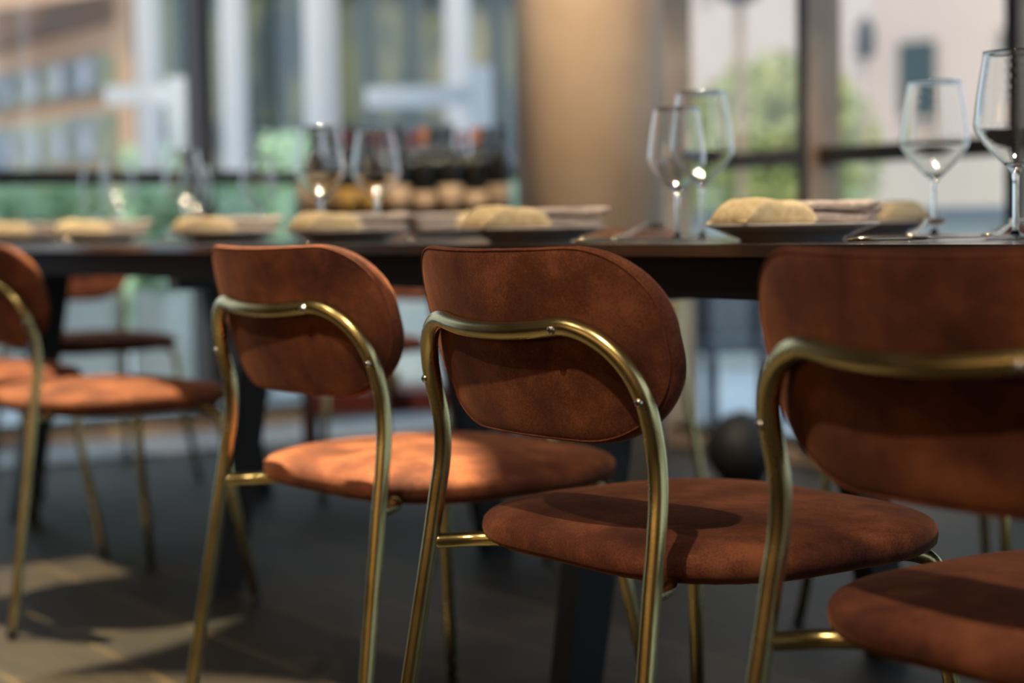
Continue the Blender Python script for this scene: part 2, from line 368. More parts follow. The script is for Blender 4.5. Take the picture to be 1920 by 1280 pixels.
def make_chair():
    root = empty('dining_chair')
    BT, BB, BW, BH = .7875, .5735, .2225, .0135
    zc = .668; out = outline(BW, BT, BB, zc)
    off = TR + BH - .002
    def plc(u, v, wv): # w>0: sitter's side
        z = zc + v; return (u, ysurf(u, z, KB, 0) + off + wv, z - wv * LEAN * .3)
    def plc(u, v, wv, plc0=plc):
        x, y, z = plc0(u, v, wv)
        return (x, y, z - BSAG * (1 - (u / BW) ** 2) * max(0, min(1, (v + .02) / .10)))
    b = pad(out, plc, BH, .004, 4.6).build('backrest', M['velvet'], root)
    seam = [plc(u * .975, v * .975, -BH * .66) for u, v in out]; seam.append(seam[0])
    MB().tube(seam, .0011, 6, False).build('piping', M['velvet'], b)
    SW, SR, SD, ST, SH_ = .2520, .0262, .4450, .4785, .0310
    so = []
    R_, n = .165, 20
    for cx, cy, a0 in ((SW - R_, SD / 2 - R_, 0), (-SW + R_, SD / 2 - R_, 90), (-SW + R_, -SD / 2 + R_, 180), (SW - R_, -SD / 2 + R_, 270)):
        for k in range(n):
            t = math.radians(a0 + 90 * k / n); so.append((cx + R_ * math.cos(t), cy + R_ * math.sin(t)))
    def pls(u, v, wv): return (u, SR + SD / 2 + v, ST - SH_ + wv)
    pad(so, pls, SH_, .004, 3.1, 12, .006).build('seat', M['velvet'], root)
    # hoop: rises from the welds, leans back, runs round behind the back pad
    def hp(s_):
        P = [(s_ * WX, 0, ZW), (s_ * (WX - .002), .0076, .482), (s_ * (BX + .002), .0142, .530), (s_ * BX, .0135, .572)]
        for t in range(0, 91, 15):
            a = math.radians(t); u, z = BX - RR + RR * math.cos(a), ZT - RR + RR * math.sin(a); P.append((s_ * u, ysurf(u, z), z))
        for u in (.075, .038): P.append((s_ * u, ysurf(u, ZT), ZT - SAG * (1 - (u / (BX - RR)) ** 2)))
        return P
    path = hp(-1) + [(0, ysurf(0, ZT), ZT - SAG)] + hp(1)[::-1]
    hoop = MB().tube(spline(path, 6), TR, 20, False).build('back_hoop', M['brass'], root)
    # screws through the hoop
    def screw(u, z):
        y = ysurf(u, z); nrm = Vector((2 * K2 * u + 4 * K4 * u ** 3, -1, -LEAN)).normalized()
        p = Vector((u, y, z)) + nrm * (TR - .001); q = Matrix.Translation(p) @ nrm.to_track_quat('Z', 'Y').to_matrix().to_4x4()
        mb = MB(); pr = [(.0001, .0035), (.003, .0032), (.0047, .002), (.005, 0)]
        vs = []; n_ = 16
        for r, h in pr:
            for k in range(n_):
                a = 2 * math.pi * k / n_; vs.append(q @ Vector((r * math.cos(a), r * math.sin(a), h)))
        mb.add(vs, [(i * n_ + k, i * n_ + (k + 1) % n_, (i + 1) * n_ + (k + 1) % n_, (i + 1) * n_ + k) for i in range(3) for k in range(n_)], True)
        s_ = mb.build('screw', M['steel'], hoop)
        cr = MB()
        for a in (0, math.pi / 2):
            d = Vector((math.cos(a), math.sin(a), 0)); e = Vector((-d.y, d.x, 0))
            cr.add([q @ (d * i * .0028 + e * j * .0005 + Vector((0, 0, .0034))) for i, j in ((-1, -1), (1, -1), (1, 1), (-1, 1))] +
                   [q @ (d * i * .0028 + e * j * .0005 + Vector((0, 0, .0038))) for i, j in ((-1, -1), (1, -1), (1, 1), (-1, 1))],
                   [(0, 1, 2, 3), (4, 5, 6, 7), (0, 1, 5, 4), (1, 2, 6, 5), (2, 3, 7, 6), (3, 0, 4, 7)])
        cv = cr; s_me = s_.data; s_me.materials.append(M['black_metal'])
        import bmesh
        bm = bmesh.new(); bm.from_mesh(s_me); base = len(bm.verts)
        vv = [bm.verts.new(v) for v in cv.v]
        for f in cv.f:
            nf = bm.faces.new([vv[i] for i in f]); nf.material_index = 1
        bm.to_mesh(s_me); bm.free()
    screw(.108, ZT - .001); screw(BX - .001, .628); screw(-BX + .001, .628)
    # legs
    for s_ in (-1, 1):
        lg = MB().tube([(s_ * FX, FY, .006), (s_ * (FX + WX) / 2, FY / 2, (.006 + ZW) / 2), (s_ * WX, 0, ZW)], TR, 20, False).build('leg', M['brass'], root)
        MB().lathe([(.0001, 0), (.0115, 0), (.0122, .004), (.0115, .016), (.0100, .018)], 18, (s_ * (FX + .0004), FY - .0008, 0)).build('foot_cap', M['black_metal'], lg)
        fp = spline([(s_ * .165, .335, .4290), (s_ * .19, .375, .4290), (s_ * FTX, FTY, .418), (s_ * (FTX + .008), FTY + .009, .385), (s_ * (FTX * .75 + FFX * .25), FTY * .75 + FFY * .25, .30)], 6)
        fp.append(Vector((s_ * FFX, FFY, .006)))
        lg = MB().tube(fp, TR * .95, 18).build('leg', M['brass'], root)
        MB().lathe([(.0001, 0), (.0110, 0), (.0116, .004), (.0110, .016), (.0096, .018)], 18, (s_ * (FFX + .0004), FFY, 0)).build('foot_cap', M['black_metal'], lg)
    # seat frame: bowed rear tube between the welds plus two side rails and a front bar
    fr = MB()
    bow = [(-WX, 0, ZW - .004), (-.180, .045, ZW - .003), (-.135, .066, ZW + .000), (-.07, .074, ZW + .001), (0, .076, ZW + .001), (.07, .074, ZW + .001), (.135, .066, ZW + .000), (.180, .045, ZW - .003), (WX, 0, ZW - .004)]
    fr.tube(spline(bow, 6), TR * .86, 16)
    for s_ in (-1, 1): fr.tube([(s_ * .150, .062, ZW + .001), (s_ * .158, .2, .4290), (s_ * .165, .335, .4290)], TR * .9, 14)
    fr.tube([(-.158, .30, .4290), (0, .30, .4290), (.158, .30, .4290)], TR * .8, 12)
    f_ = fr.build('seat_frame', M['brass'], root)
    MB().tube([(.2005, .002, .400), (.195, .010, .414), (.182, .020, .430)], .0016, 8).build('corner_brace', M['steel'], f_)
    return root
chair = make_chair()
VG = 'rust velvet dining chairs with brass frames'
TW = 1.0
spots = [ # x, y, rot, label
 (0, -.3788, 0, 'rust velvet chair in sharp focus at the centre, phillips screws visible on its brass hoop'),
 (.6277, -.4199, .826, 'nearest rust velvet chair, cut off by the right edge of the frame'),
 (-.6484, -.3277, 3.8755, 'rust velvet chair left of centre with a bright orange light patch on its seat'),
 (-2.1087, -.2644, 1.6376, 'blurred rust velvet chair cut off by the left edge, its seat glowing orange'),
 (-2.86, -.30, -2, 'farthest near-side chair, only its orange seat tip shows behind the left-edge chair'),
 (-4.16, .66, -90, 'blurred orange chair at the head of the table, split by a black table leg'),
 (-3.20, 1.42, 180, 'chair across the table glimpsed between the two left-hand chair backs'),
 (-2.09, 1.42, 180, 'chair across the table, pale brass hoop showing right of the sharp centre chair'),
 (-.72, 1.42, 180, 'chair across the table, its thin brass legs showing below the nearest chair back'),
]
for i, (x, y, a, lb) in enumerate(spots):
    o = chair if i == 0 else copy_tree(chair)
    o.location = (x, y, 0); o.rotation_euler = (0, 0, math.radians(a)); tag(o, lb, 'chair', VG)

# ---------------------------------------------------------------- dining table
TZ = .7753
tb = empty('dining_table', (0, 0, 0)); tag(tb, 'long dark brown dining table on black trestle legs, laid with glasses and plates', 'table')
X0, X1 = -3.98, 1.6
top = MB().box(X0, X1, 0, TW, TZ - .016, TZ, .0008).build('tabletop', M['table_top'], tb)
ap = MB()
ap.box(X0 + .06, X1 - .06, .050, .095, TZ - .072, TZ - .016); ap.box(X0 + .06, X1 - .06, TW - .095, TW - .050, TZ - .072, TZ - .016)
for x in (X0 + .06, -2.03, -.735, X1 - .10): ap.box(x, x + .04, .095, TW - .095, TZ - .072, TZ - .016)
ap.build('apron', M['black_matt'], tb)
def beam(p, q, w_, d_):
    """tapered rectangular bar from p to q"""
    mb = MB(); vs = []
    for (c_, sc) in ((Vector(p), 1.0), (Vector(q), .82)):
        for sx, sy in ((-1, -1), (1, -1), (1, 1), (-1, 1)): vs.append((c_.x + sx * w_ * sc / 2, c_.y + sy * d_ * sc / 2, c_.z))
    return mb.add(vs, [(0, 3, 2, 1), (4, 5, 6, 7), (0, 1, 5, 4), (1, 2, 6, 5), (2, 3, 7, 6), (3, 0, 4, 7)])
for x in (-3.29, -2.01, -.715, .58):
    for y0, y1 in ((.31, .20), (TW - .21, TW - .07)):
        lg = beam((x, y0, TZ - .07), (x, y1, .006), .060, .085).build('leg', M['leg_metal'], tb)
        MB().box(x - .028, x + .028, y1 - .038, y1 + .038, 0, .006).build('foot_pad', M['black_metal'], lg)
    MB().box(x - .025, x + .025, .10, TW - .10, TZ - .10, TZ - .072).build('cross_bar', M['black_metal'], tb)

# ---------------------------------------------------------------- tableware
def glass_obj(h, name):
    root = empty(name)
    R, rr_, zb, zs = .0525 * h / .235, .0395 * h / .235, h * .385, h * .60
    def smooth(P, k=4):
        S = spline([(a, 0, b) for a, b in P], k); return [(max(p.x, .0002), p.z) for p in S]
    stem = smooth([(.0375, .0012), (.030, .0026), (.012, .0050), (.0052, .010), (.0040, .022), (.0037, h * .25), (.0042, zb - .012), (.0075, zb - .003)], 3)
    bowl = smooth([(.0075, zb - .003), (.014, zb + .003), (R * .62, zb + (zs - zb) * .42), (R * .93, zs - .008), (R * .995, zs + .002), (R * .985, zs + .012), (R * .92, zs + (h - zs) * .45), (rr_ + .001, h - .004), (rr_ + .0005, h - .0006)])
    T = .0009; inner = []
    for i in range(1, len(bowl)):
        a_, c_ = bowl[i - 1], bowl[min(i + 1, len(bowl) - 1)]; dx_, dz_ = c_[0] - a_[0], c_[1] - a_[1]; L_ = math.hypot(dx_, dz_)
        if bowl[i][0] < .012: continue
        inner.append((bowl[i][0] - T * dz_ / L_, bowl[i][1] + T * dx_ / L_))
    inner = [(.0002, inner[0][1] - .0022), (inner[0][0] * .6, inner[0][1] - .0018)] + inner
    pr = [(.0002, 0), (.037, 0)] + stem + bowl[1:] + [(rr_ + .0001, h), (rr_ - .0003, h - .0006)] + inner[::-1][1:]
    MB().lathe(pr, 40).build('bowl', M['glass'], root)
    return root
# the foot and stem belong to the same blown piece as the bowl, so a glass is one mesh
def single(root):
    ch = root.children[0]; ch.parent = None; bpy.data.objects.remove(root); return ch
gl_big = single(glass_obj(.238, 'wine_glass')); gl_big.name = 'wine_glass'
gl_small = single(glass_obj(.205, 'wine_glass')); gl_small.name = 'wine_glass.001'
GG = 'empty wine glasses on the long table'
glasses = [ # x, y, tall?, label
 (at(1906, 2.30), 1, 'nearest tall wine glass, cut by the right edge of the frame'),
 (at(1754, 2.78), 1, 'wine glass standing alone between the folded napkin and the right-edge glass'),
 (at(1320, 2.93), 1, 'taller wine glass of the pair left of the sharpest napkin'),
 (at(1273, 2.80), 0, 'shorter wine glass of the pair beside the round column'),
 (at(607, 3.75), 1, 'tall wine glass left of the wine bottles, above the chair left of centre'),
 (at(712, 3.95), 1, 'tall wine glass right in front of the dark wine bottles'),
 (at(492, 4.45), 0, 'blurred short wine glass in front of the dark vertical window mullion'),
 (at(352, 4.75), 1, 'blurred tall wine glass of the pair behind the third napkin from the left'),
 (at(376, 5.0), 0, 'blurred short wine glass of the pair behind the third napkin from the left'),
 (at(187, 5.2), 0, 'far blurred wine glass, left one of the two with glowing spots'),
 (at(230, 5.35), 1, 'far blurred wine glass, right one of the two with glowing spots'),
]
u1 = u2 = False
for p, big, lb in glasses:
    if big: o = gl_big if not u1 else copy_tree(gl_big); u1 = True
    else: o = gl_small if not u2 else copy_tree(gl_small); u2 = True
    o.location = (p.x, min(max(p.y, .05), TW - .05), TZ); tag(o, lb, 'wine glass', GG)

def plate_obj():
    pr = [(.0002, .0035), (.062, .0035), (.066, .0), (.071, .0), (.0745, .004), (.098, .013), (.1205, .0215), (.1225, .0235), (.1205, .0240), (.096, .0160), (.074, .0085), (.066, .0070), (.0002, .0070)]
    return MB().lathe(pr, 56).build('dinner_plate', M['plate'])
def napkin_obj():
    """folded cloth: a fat mustard roll with a grey folded end lying across the plate"""
    root = empty('folded_napkin')
    def roll(x0, x1, wy, hz, ph, layers, skew=0.0):
        P = []
        for i in range(15):
            t = i / 14; x = x0 + (x1 - x0) * t; row = []
            e = min(1, (math.sin(math.pi * t) * 1.25 + .02)) ** .5 * .96 + .06 if layers == 1 else min(1, .72 + math.sin(math.pi * t) * .6)
            for k in range(28):
                a = 2 * math.pi * k / 28; ca, sa = math.cos(a), math.sin(a)
                yy = math.copysign(abs(ca) ** .55, ca) * wy * (1 - .04 * math.sin(5 * t + ph)); zz = math.copysign(abs(sa) ** .7, sa)
                zz = (zz * .5 + .5) * hz * e * (1 + .08 * math.sin(7 * t + ph) + .05 * math.sin(3 * a + ph))
                row.append((x + .004 * math.sin(3 * a + ph), yy + skew * t, zz))
            P.append(row)
        mb = MB(); mb.grid(P, True, True); mb.add(P[0], [tuple(range(28))]); mb.add(P[-1], [tuple(range(28))]); return mb
    r = roll(-.118, .006, .044, .035, .4, 1).build('rolled_half', M['mustard'], root); r['label'] = 'mustard coloured rolled half'
    # grey folded layers
    mb = MB()
    for z0, hz, x0, x1 in ((.0, .0155, -.018, .118), (.0150, .0145, -.012, .132)):
        P = []
        for i in range(15):
            t = i / 14; x = x0 + (x1 - x0) * t; up = z0 + .006 * t * t * (1 if z0 else .2) + .0022 * math.sin(6 * t); row = []
            for k in range(20):
                a = 2 * math.pi * k / 20; ca, sa = math.cos(a), math.sin(a)
                e = 1 if 0 < i < 14 else .45
                row.append((x, math.copysign(abs(ca) ** .5, ca) * .041 * (1 if e == 1 else .95), up + hz / 2 + math.copysign(abs(sa) ** .7, sa) * hz / 2 * e))
            P.append(row)
        mb.grid(P, True, True); mb.add(P[0], [tuple(range(20))]); mb.add(P[-1], [tuple(range(20))])
    g = mb.build('folded_half', M['greycloth'], root); g['label'] = 'grey folded half'
    return root
plate = plate_obj(); nap = napkin_obj()
sets = [ # column, depth, rot, plate label, napkin label
 (at(1487, 2.52), 90, 'white plate under the napkin nearest the camera, right of the glass pair', 'sharpest folded napkin, mustard roll with grey end, right of the glass pair'),
 (at(1003, 2.96), 90, 'white plate above the backrest of the sharp centre chair', 'folded napkin with yellow roll above the sharp centre chair'),
 (at(657, 3.56), 90, 'blurred plate just left of the bottle display, below two wine glasses', 'blurred napkin at the foot of the two wine glasses left of the bottles'),
 (at(427, 4.10), 90, 'blurred plate just above the left end of the left-of-centre chair back', 'wide blurred napkin above the left end of the left-of-centre chair back'),
 (at(195, 4.66), 90, 'blurred plate below the two glowing far glasses', 'blurred napkin below the two glowing far glasses'),
 (at(52, 5.16), 90, 'leftmost blurred plate at the far end of the table', 'leftmost blurred napkin at the far end of the table'),
 (at(1640, 3.22), -90, 'plate on the far side of the table behind the sharpest napkin', 'napkin on the far side, peeking out right of the sharpest napkin'),
 (at(850, 4.20), -90, 'plate on the far side in front of the wine bottles', 'pinkish blurred napkin on the far side in front of the wine bottles'),
]
for i, (p, rz, lp, ln) in enumerate(sets):
    a = plate if i == 0 else copy_tree(plate); b = nap if i == 0 else copy_tree(nap)
    y = min(max(p.y, .15), TW - .15)
    a.location = (p.x, y, TZ); b.location = (p.x, y, TZ + .0225 if False else TZ + .0085); b.rotation_euler = (0, 0, math.radians(rz + random.uniform(-5, 5)))
    b.location.z = TZ + .0242
    tag(a, lp, 'plate', 'white plates along the table'); tag(b, ln, 'napkin', 'folded napkins on the plates')

def cutlery(kind):
    mb = MB()
    P = []
    if kind == 'knife':
        prof = [(0, .002, .002), (.004, .0055, .003), (.03, .0062, .0032), (.07, .0045, .003), (.098, .004, .0028), (.105, .0068, .0012), (.15, .0095, .0011), (.19, .0098, .0009), (.21, .006, .0007), (.217, .001, .0005)]
    else:
        prof = [(0, .002, .0015), (.005, .009, .0022), (.03, .0085, .002), (.07, .004, .0016), (.125, .003, .0018), (.142, .005, .0016)]
        if kind == 'spoon': prof += [(.155, .016, .001), (.172, .0215, .001), (.190, .0195, .001), (.203, .010, .001), (.207, .002, .001)]
        else: prof += [(.150, .010, .0012), (.160, .0125, .0011), (.168, .0125, .0011)]
    for x, wy, hz in prof:
        bow = .0
        if x > .10 and kind != 'knife': bow = .012 * math.sin((x - .10) / .107 * math.pi * .9)
        z = .0042 + bow - (.007 * max(0, (x - .15) / .055) if kind == 'spoon' else 0)
        row = []
        for k in range(14):
            a = 2 * math.pi * k / 14; dish = 0
            ca = math.cos(a)
            if kind == 'spoon' and x > .15: dish = -.006 * (1 - ca * ca) * (1 if True else 0)
            row.append((x, wy * ca, max(z + hz * math.sin(a) + dish, .0004)))
        P.append(row)
    mb.grid(P, True, True); mb.add(P[0], [tuple(range(14))]); mb.add(P[-1], [tuple(range(14))])
    if kind == 'fork':
        for j in range(4):
            y = -.0105 + .007 * j
            mb.tube([(.165, y, .0150), (.182, y, .0140), (.200, y, .0085), (.210, y, .0055)], .0017, 8, True, [.0019, .0018, .0015, .0007])
    return mb.build('table_' + kind, M['cutlery'])
kn, sp_, fk = cutlery('knife'), cutlery('spoon'), cutlery('fork')
cl = [ # object, x-depth point, rot(deg), tilt(deg), label, category
 (kn, at(1590, 2.22), 62, 0, 'steel table knife lying near the table edge right of the sharpest plate', 'knife'),
 (sp_, at(1705, 2.45), 122, -5, 'steel spoon with raised dark bowl beside the lone wine glass', 'spoon'),
 (fk, at(1850, 2.36), 115, -3, 'steel fork with raised tip beside the right-edge glass', 'fork'),
 (sp_, at(1150, 2.95), 118, -5, 'glinting spoon right of the plate above the sharp centre chair', 'spoon'),
 (kn, at(1075, 2.60), 75, 0, 'steel knife on the table right above the centre chair backrest', 'knife'),
 (fk, at(760, 3.30), 85, -4, 'blurred fork between the two chairs in the middle', 'fork'),
 (kn, at(570, 3.75), 85, 0, 'blurred knife above the back of the left-of-centre chair', 'knife'),
 (fk, at(300, 4.35), 85, -4, 'blurred fork glinting left of the wide blurred napkin', 'fork'),
 (kn, at(120, 4.85), 85, 0, 'blurred knife with the brightest glint at the far left of the table', 'knife'),
]
used = set()
for o, p, rz, tl, lb, ct in cl:
    c_ = o if o.name not in used else copy_tree(o); used.add(o.name)
    y = min(max(p.y, .03), TW - .2)
    c_.location = (p.x, y, TZ + .0002); c_.rotation_euler = (0, math.radians(tl), math.radians(rz)); tag(c_, lb, ct)

# ---------------------------------------------------------------- bottle display by the column
bs = at(760, 6.3); dx = Vector((.0, 1.0, 0))
con = empty('bottle_stand', (bs.x, bs.y, 0), HEAD + math.radians(4)); tag(con, 'low dark wooden stand with a red lower shelf, carrying wine bottles beside the column', 'stand')
CT = .835; CWD = .36
MB().box(-CWD - .02, CWD + .03, -.19, .19, CT - .03, CT, .004).build('top', M['darkwood'], con)
MB().box(-CWD + .02, CWD - .02, -.17, .17, .165, .235, .004).build('shelf', M['crate'], con)['label'] = 'dark red lower shelf'
for sx in (-1, 1):
    for sy in (-1, 1): MB().box(sx * (CWD - .02) - .02, sx * (CWD - .02) + .02, sy * .16 - .02, sy * .16 + .02, 0, CT - .03, .002).build('leg', M['darkwood'], con)
def bottle(r, h, foil, label, lw=(.10, .34)):
    root = empty('wine_bottle')
    pr = [(.0005, .004), (r * .9, 0), (r, .004), (r, h * .58), (r * .93, h * .64), (r * .62, h * .70), (r * .40, h * .76), (r * .37, h * .93), (r * .42, h * .94), (r * .42, h * .985), (.0005, h * .99)]
    MB().lathe(pr, 28).build('body', M['bottle'], root)
    MB().lathe([(r * 1.01, h * lw[0]), (r * 1.014, h * lw[0]), (r * 1.014, h * lw[1]), (r * 1.01, h * lw[1])], 28).build('label', M[label], root)
    MB().lathe([(r * .40, h * .82), (r * .405, h * .93), (r * .45, h * .935), (r * .45, h * .995), (.0005, h * 1.0)], 20).build('foil', M[foil], root)
    return root
protos = [bottle(.0385, .315, 'foil_black', 'label_cream'), bottle(.0375, .30, 'foil_red', 'label_gold'), bottle(.041, .305, 'foil_orange', 'label_cream', (.10, .28)),
          bottle(.060, .37 * .82, 'foil_black', 'label_cream', (.10, .40))]
bt = [(-.305, -.10, 3), (-.19, -.12, 1), (-.105, -.10, 1), (-.015, -.12, 0), (.075, -.10, 2), (.165, -.12, 0), (.255, -.09, 2), (.335, -.11, 0),
      (-.24, .05, 0), (-.15, .07, 0), (-.06, .04, 1), (.035, .06, 1), (.125, .05, 0), (.215, .06, 1), (.30, .05, 0), (-.32, .09, 0)]
up = set(); mcon = Matrix.Translation(con.location) @ Matrix.Rotation(con.rotation_euler.z, 4, 'Z')
for x, y, k in bt:
    o = protos[k] if k not in up else copy_tree(protos[k]); up.add(k)
    p = mcon @ Vector((x, y, CT)); o.location = p; o.rotation_euler = (0, 0, random.uniform(0, 6))
    row = sorted(b[0] for b in bt if (b[1] < 0) == (y < 0)); n_ = row.index(x)
    pos = ['leftmost', 'second from left', 'third from left', 'fourth from left', 'fifth from left', 'fourth from right', 'third from right', 'second from right', 'rightmost']
    pos = pos[n_] if n_ < len(row) / 2 else ['rightmost', 'second from right', 'third from right', 'fourth from right', 'fifth from right'][len(row) - 1 - n_]
    look = ['dark bottle with cream label', 'red-capped bottle with gold label', 'copper-capped bottle with cream label', 'broad dark wine bottle'][k]
    tag(o, '%s, %s in %s row' % (look, pos, 'front' if y < 0 else 'back'), 'bottle', 'wine bottles on the stand beside the column')
# cloth rolls on the lower shelf
def roll_obj():
    mb = MB(); n = 16
    pts = [(-.055, 0, .035), (.055, 0, .035)]
    mb.tube(spline(pts, 4), .034, 18); return mb.build('rolled_cloth', M['label_gold'])
rl = roll_obj()
for i, (x, lb) in enumerate(((-.23, 'left rolled cream cloth on the low red shelf of the bottle stand'), (-.08, 'right rolled cream cloth on the low red shelf of the bottle stand'))):
    o = rl if i == 0 else copy_tree(rl); p = mcon @ Vector((x, -.08, .236)); o.location = p; o.rotation_euler = (0, 0, con.rotation_euler.z); tag(o, lb, 'cloth')
# round dark floor vase near the window post
vp = at(1390, 5.4)
VR = .112
pr = [(.0005, .0), (.060, .0), (.066, .004)] + [(VR * math.sin(math.radians(t)), VR - VR * math.cos(math.radians(t)) * 1.0 + .003) for t in range(40, 166, 7)] + [(.020, VR * 1.98), (.018, VR * 2.03), (.014, VR * 1.97), (.012, VR * 1.6), (.0005, VR * 1.55)]
tag(MB().lathe(pr, 36, (0, 0, 0)).build('floor_vase', M['black_ceramic']), 'round dark ceramic vase on the floor near the window, seen between two chair backs', 'vase').location = (vp.x, vp.y, 0)

# ---------------------------------------------------------------- outside
def emat(name, c1, c2, sc=3, **k): return noisy(mat(name, c1, .8), c1, c2, sc, 4, .35, .65, **k)
M['paving'] = emat('pale_paving', srgb(196, 202, 212), srgb(214, 218, 226), .6)
M['render'] = emat('pale_render', srgb(188, 172, 162), srgb(202, 186, 174), .3)
M['peach'] = emat('peach_stone', srgb(196, 156, 124), srgb(208, 172, 140), .5)
M['brownstone'] = emat('brown_soffit', srgb(110, 88, 72), srgb(124, 100, 82), .5)
M['dark_glaz'] = mat('far_window_glass', srgb(46, 66, 70), .15)
M['teal_glaz'] = mat('teal_window_glass', srgb(40, 66, 70), .2)
def mosaic(name, cols, sx, sz):
    m = mat(name, cols[0], .3); N, L, b = nodes(m)
    tc = N.new('ShaderNodeTexCoord'); mp = N.new('ShaderNodeMapping'); mp.inputs['Scale'].default_value = (sx, sx, sz)
    L.new(tc.outputs['Object'], mp.inputs['Vector'])
    n = N.new('ShaderNodeTexNoise'); n.inputs['Scale'].default_value = 1; n.inputs['Detail'].default_value = 2; L.new(mp.outputs[0], n.inputs['Vector'])
    r = N.new('ShaderNodeValToRGB'); r.color_ramp.elements[0].position = .32; r.color_ramp.elements[1].position = .68
    r.color_ramp.elements[0].color = cols[0]; r.color_ramp.elements[1].color = cols[-1]
    for i, c_ in enumerate(cols[1:-1]): q = r.color_ramp.elements.new(.32 + .36 * (i + 1) / (len(cols) - 1)); q.color = c_
    L.new(n.outputs['Fac'], r.inputs['Fac']); L.new(r.outputs[0], b.inputs['Base Color']); return m
M['curtain'] = mosaic('curtain_wall', [srgb(58, 76, 84), srgb(84, 98, 96), srgb(132, 136, 100), srgb(104, 118, 112), srgb(176, 168, 128)], .85, .35)  # reflections in the glazing put into the colour as olive and pale patches
M['leaf'] = emat('hedge_leaf', srgb(176, 210, 168), srgb(206, 228, 190), 9)
M['leaf2'] = emat('tree_leaf', srgb(146, 160, 98), srgb(188, 186, 116), 4)
M['bench'] = emat('dark_blue_bench', srgb(40, 46, 62), srgb(52, 58, 74), 3)
M['bark'] = emat('bark', srgb(80, 70, 58), srgb(96, 84, 70), 6)
M['white_plant'] = emat('white_planter', srgb(206, 206, 200), srgb(220, 220, 214), 2)
M['column_white'] = emat('white_column', srgb(206, 206, 206), srgb(222, 218, 212), 1)
GZ = -.05
struct('ground', MB().box(-70, 70, -60, 90, GZ - .5, GZ - .0), M['paving'])

def facing(p, q, depth, z0, z1, m, name, parent, off=0.0):
    """upright slab from p to q (plan points), given thickness away from the camera"""
    d = (q - p); d.z = 0; n = Vector((-d.y, d.x, 0)).normalized()
    if n.dot(Vector((p.x, p.y, 0)) - Vector((CAM.x, CAM.y, 0))) < 0: n = -n
    a, b = p + n * off, q + n * off; c_, e = b + n * depth, a + n * depth
    vs = [(v.x, v.y, z) for z in (z0, z1) for v in (a, b, c_, e)]
    return MB().add(vs, [(0, 3, 2, 1), (4, 5, 6, 7), (0, 1, 5, 4), (1, 2, 6, 5), (2, 3, 7, 6), (3, 0, 4, 7)]).build(name, m, parent)
# glazed building behind the white columns
p, q = at(150, 34), at(1180, 40)
b1 = empty('glass_building', (0, 0, 0)); tag(b1, 'dark glazed building across the street behind the white columns', 'building')
facing(p, q, 8, GZ, 14, M['curtain'], 'facade', b1)
dv = q - p
for k in range(0, 13):
    a = p + dv * (k / 12.5); facing(a, a + dv * .012, .25, GZ, 14, M['dark_glaz'], 'facade_post', b1, -.3)
for z in (2.6, 5.6, 8.6, 11.6): facing(p, q, .3, z, z + .28, M['dark_glaz'], 'floor_band', b1, -.32)
# banded stone building at the left
A_, B_ = at(-150, 30.5), at(232, 23.5)
b2 = empty('stone_building', (0, 0, 0)); tag(b2, 'peach stone building with receding window bands at the upper left', 'building')
facing(A_, B_, .25, GZ, 3.3 + 1.6, M['peach'], 'wall', b2)
for z0, z1, m_ in ((1.72, 2.36, 'wb'), (2.62, 3.10, 'wb'), (3.5, 4.8, 'br')):
    facing(A_, B_, .2, z0 + .0, z1, M['brownstone'] if m_ == 'br' else M['curtain'], 'window_band', b2, -.15)
for k in range(9):
    a = A_ + (B_ - A_) * (k / 9 + .03); b_ = A_ + (B_ - A_) * (k / 9 + .065)
    for z0 in (1.74, 2.62): facing(a, b_, .1, z0 + .05, z0 + .42, M['sill'], 'window', b2, -.22)
facing(at(-150, 26), at(285, 22.5), .15, height(150, 12, 23.5), height(150, 12, 23.5) + .8, M['peach'], 'cornice', b2, -.4)
# white columns outside the left windows
cols = [(292, 13.0, 44), (452, 12.5, 46), (614, 12.0, 62), (868, 12.5, 46)]
c0 = None
for i, (cx, dd, wpx) in enumerate(cols):
    r = wpx * dd / FPX / 2; p = at(cx, dd)
    o = empty('white_column', (p.x, p.y, GZ)); MB().lathe([(.001, 0), (r * 1.0, 0), (r * 1.0, 9), (.001, 9)], 28).build('shaft', M['column_white'], o)
    MB().box(-r * 1.4, r * 1.4, -r * 1.4, r * 1.4, 0, .18, .01).build('plinth', M['column_white'], o)
    tag(o, ['white outdoor column farthest left, crossed by a white frame', 'white outdoor column just left of the dark window mullion', 'widest and brightest white outdoor column, above two wine glasses', 'white outdoor column nearest the round indoor column'][i], 'column', 'white columns outside the left windows')
# white gate frames outside
def gate(x0, x1, ybar0, ybar1, xp0, xp1, yp0, yp1, dd, lb):
    o = empty('white_sign_frame', tuple(at(x1, dd, GZ))); inv = Matrix.Translation(-o.location)
    def slab(a0, a1, y0, y1, nm, off=0):
        z1, z0 = height((a0 + a1) / 2, y0, dd), height((a0 + a1) / 2, y1, dd)
        m_ = facing(at(a0, dd), at(a1, dd), .12, z0, z1, M['white_paint'], nm, o, off); m_.data.transform(inv)
    slab(x0, x1, ybar0, ybar1, 'board'); slab(xp0, xp1, yp0, yp1, 'upright', -.13)
    z1 = height(x1, yp1, dd)
    m_ = facing(at((xp0 + xp1) / 2 - 5, dd), at((xp0 + xp1) / 2 + 5, dd), .05, GZ, z1, M['frame'], 'pole', o, -.1); m_.data.transform(inv)
    tag(o, lb, 'sign')
gate(210, 362, 162, 196, 334, 370, 150, 285, 9.6, 'white outdoor sign board with an upright end, crossing the leftmost white column')
gate(695, 900, 164, 200, 893, 930, 130, 258, 9.8, 'white outdoor sign board with an upright end, above the wine bottles')
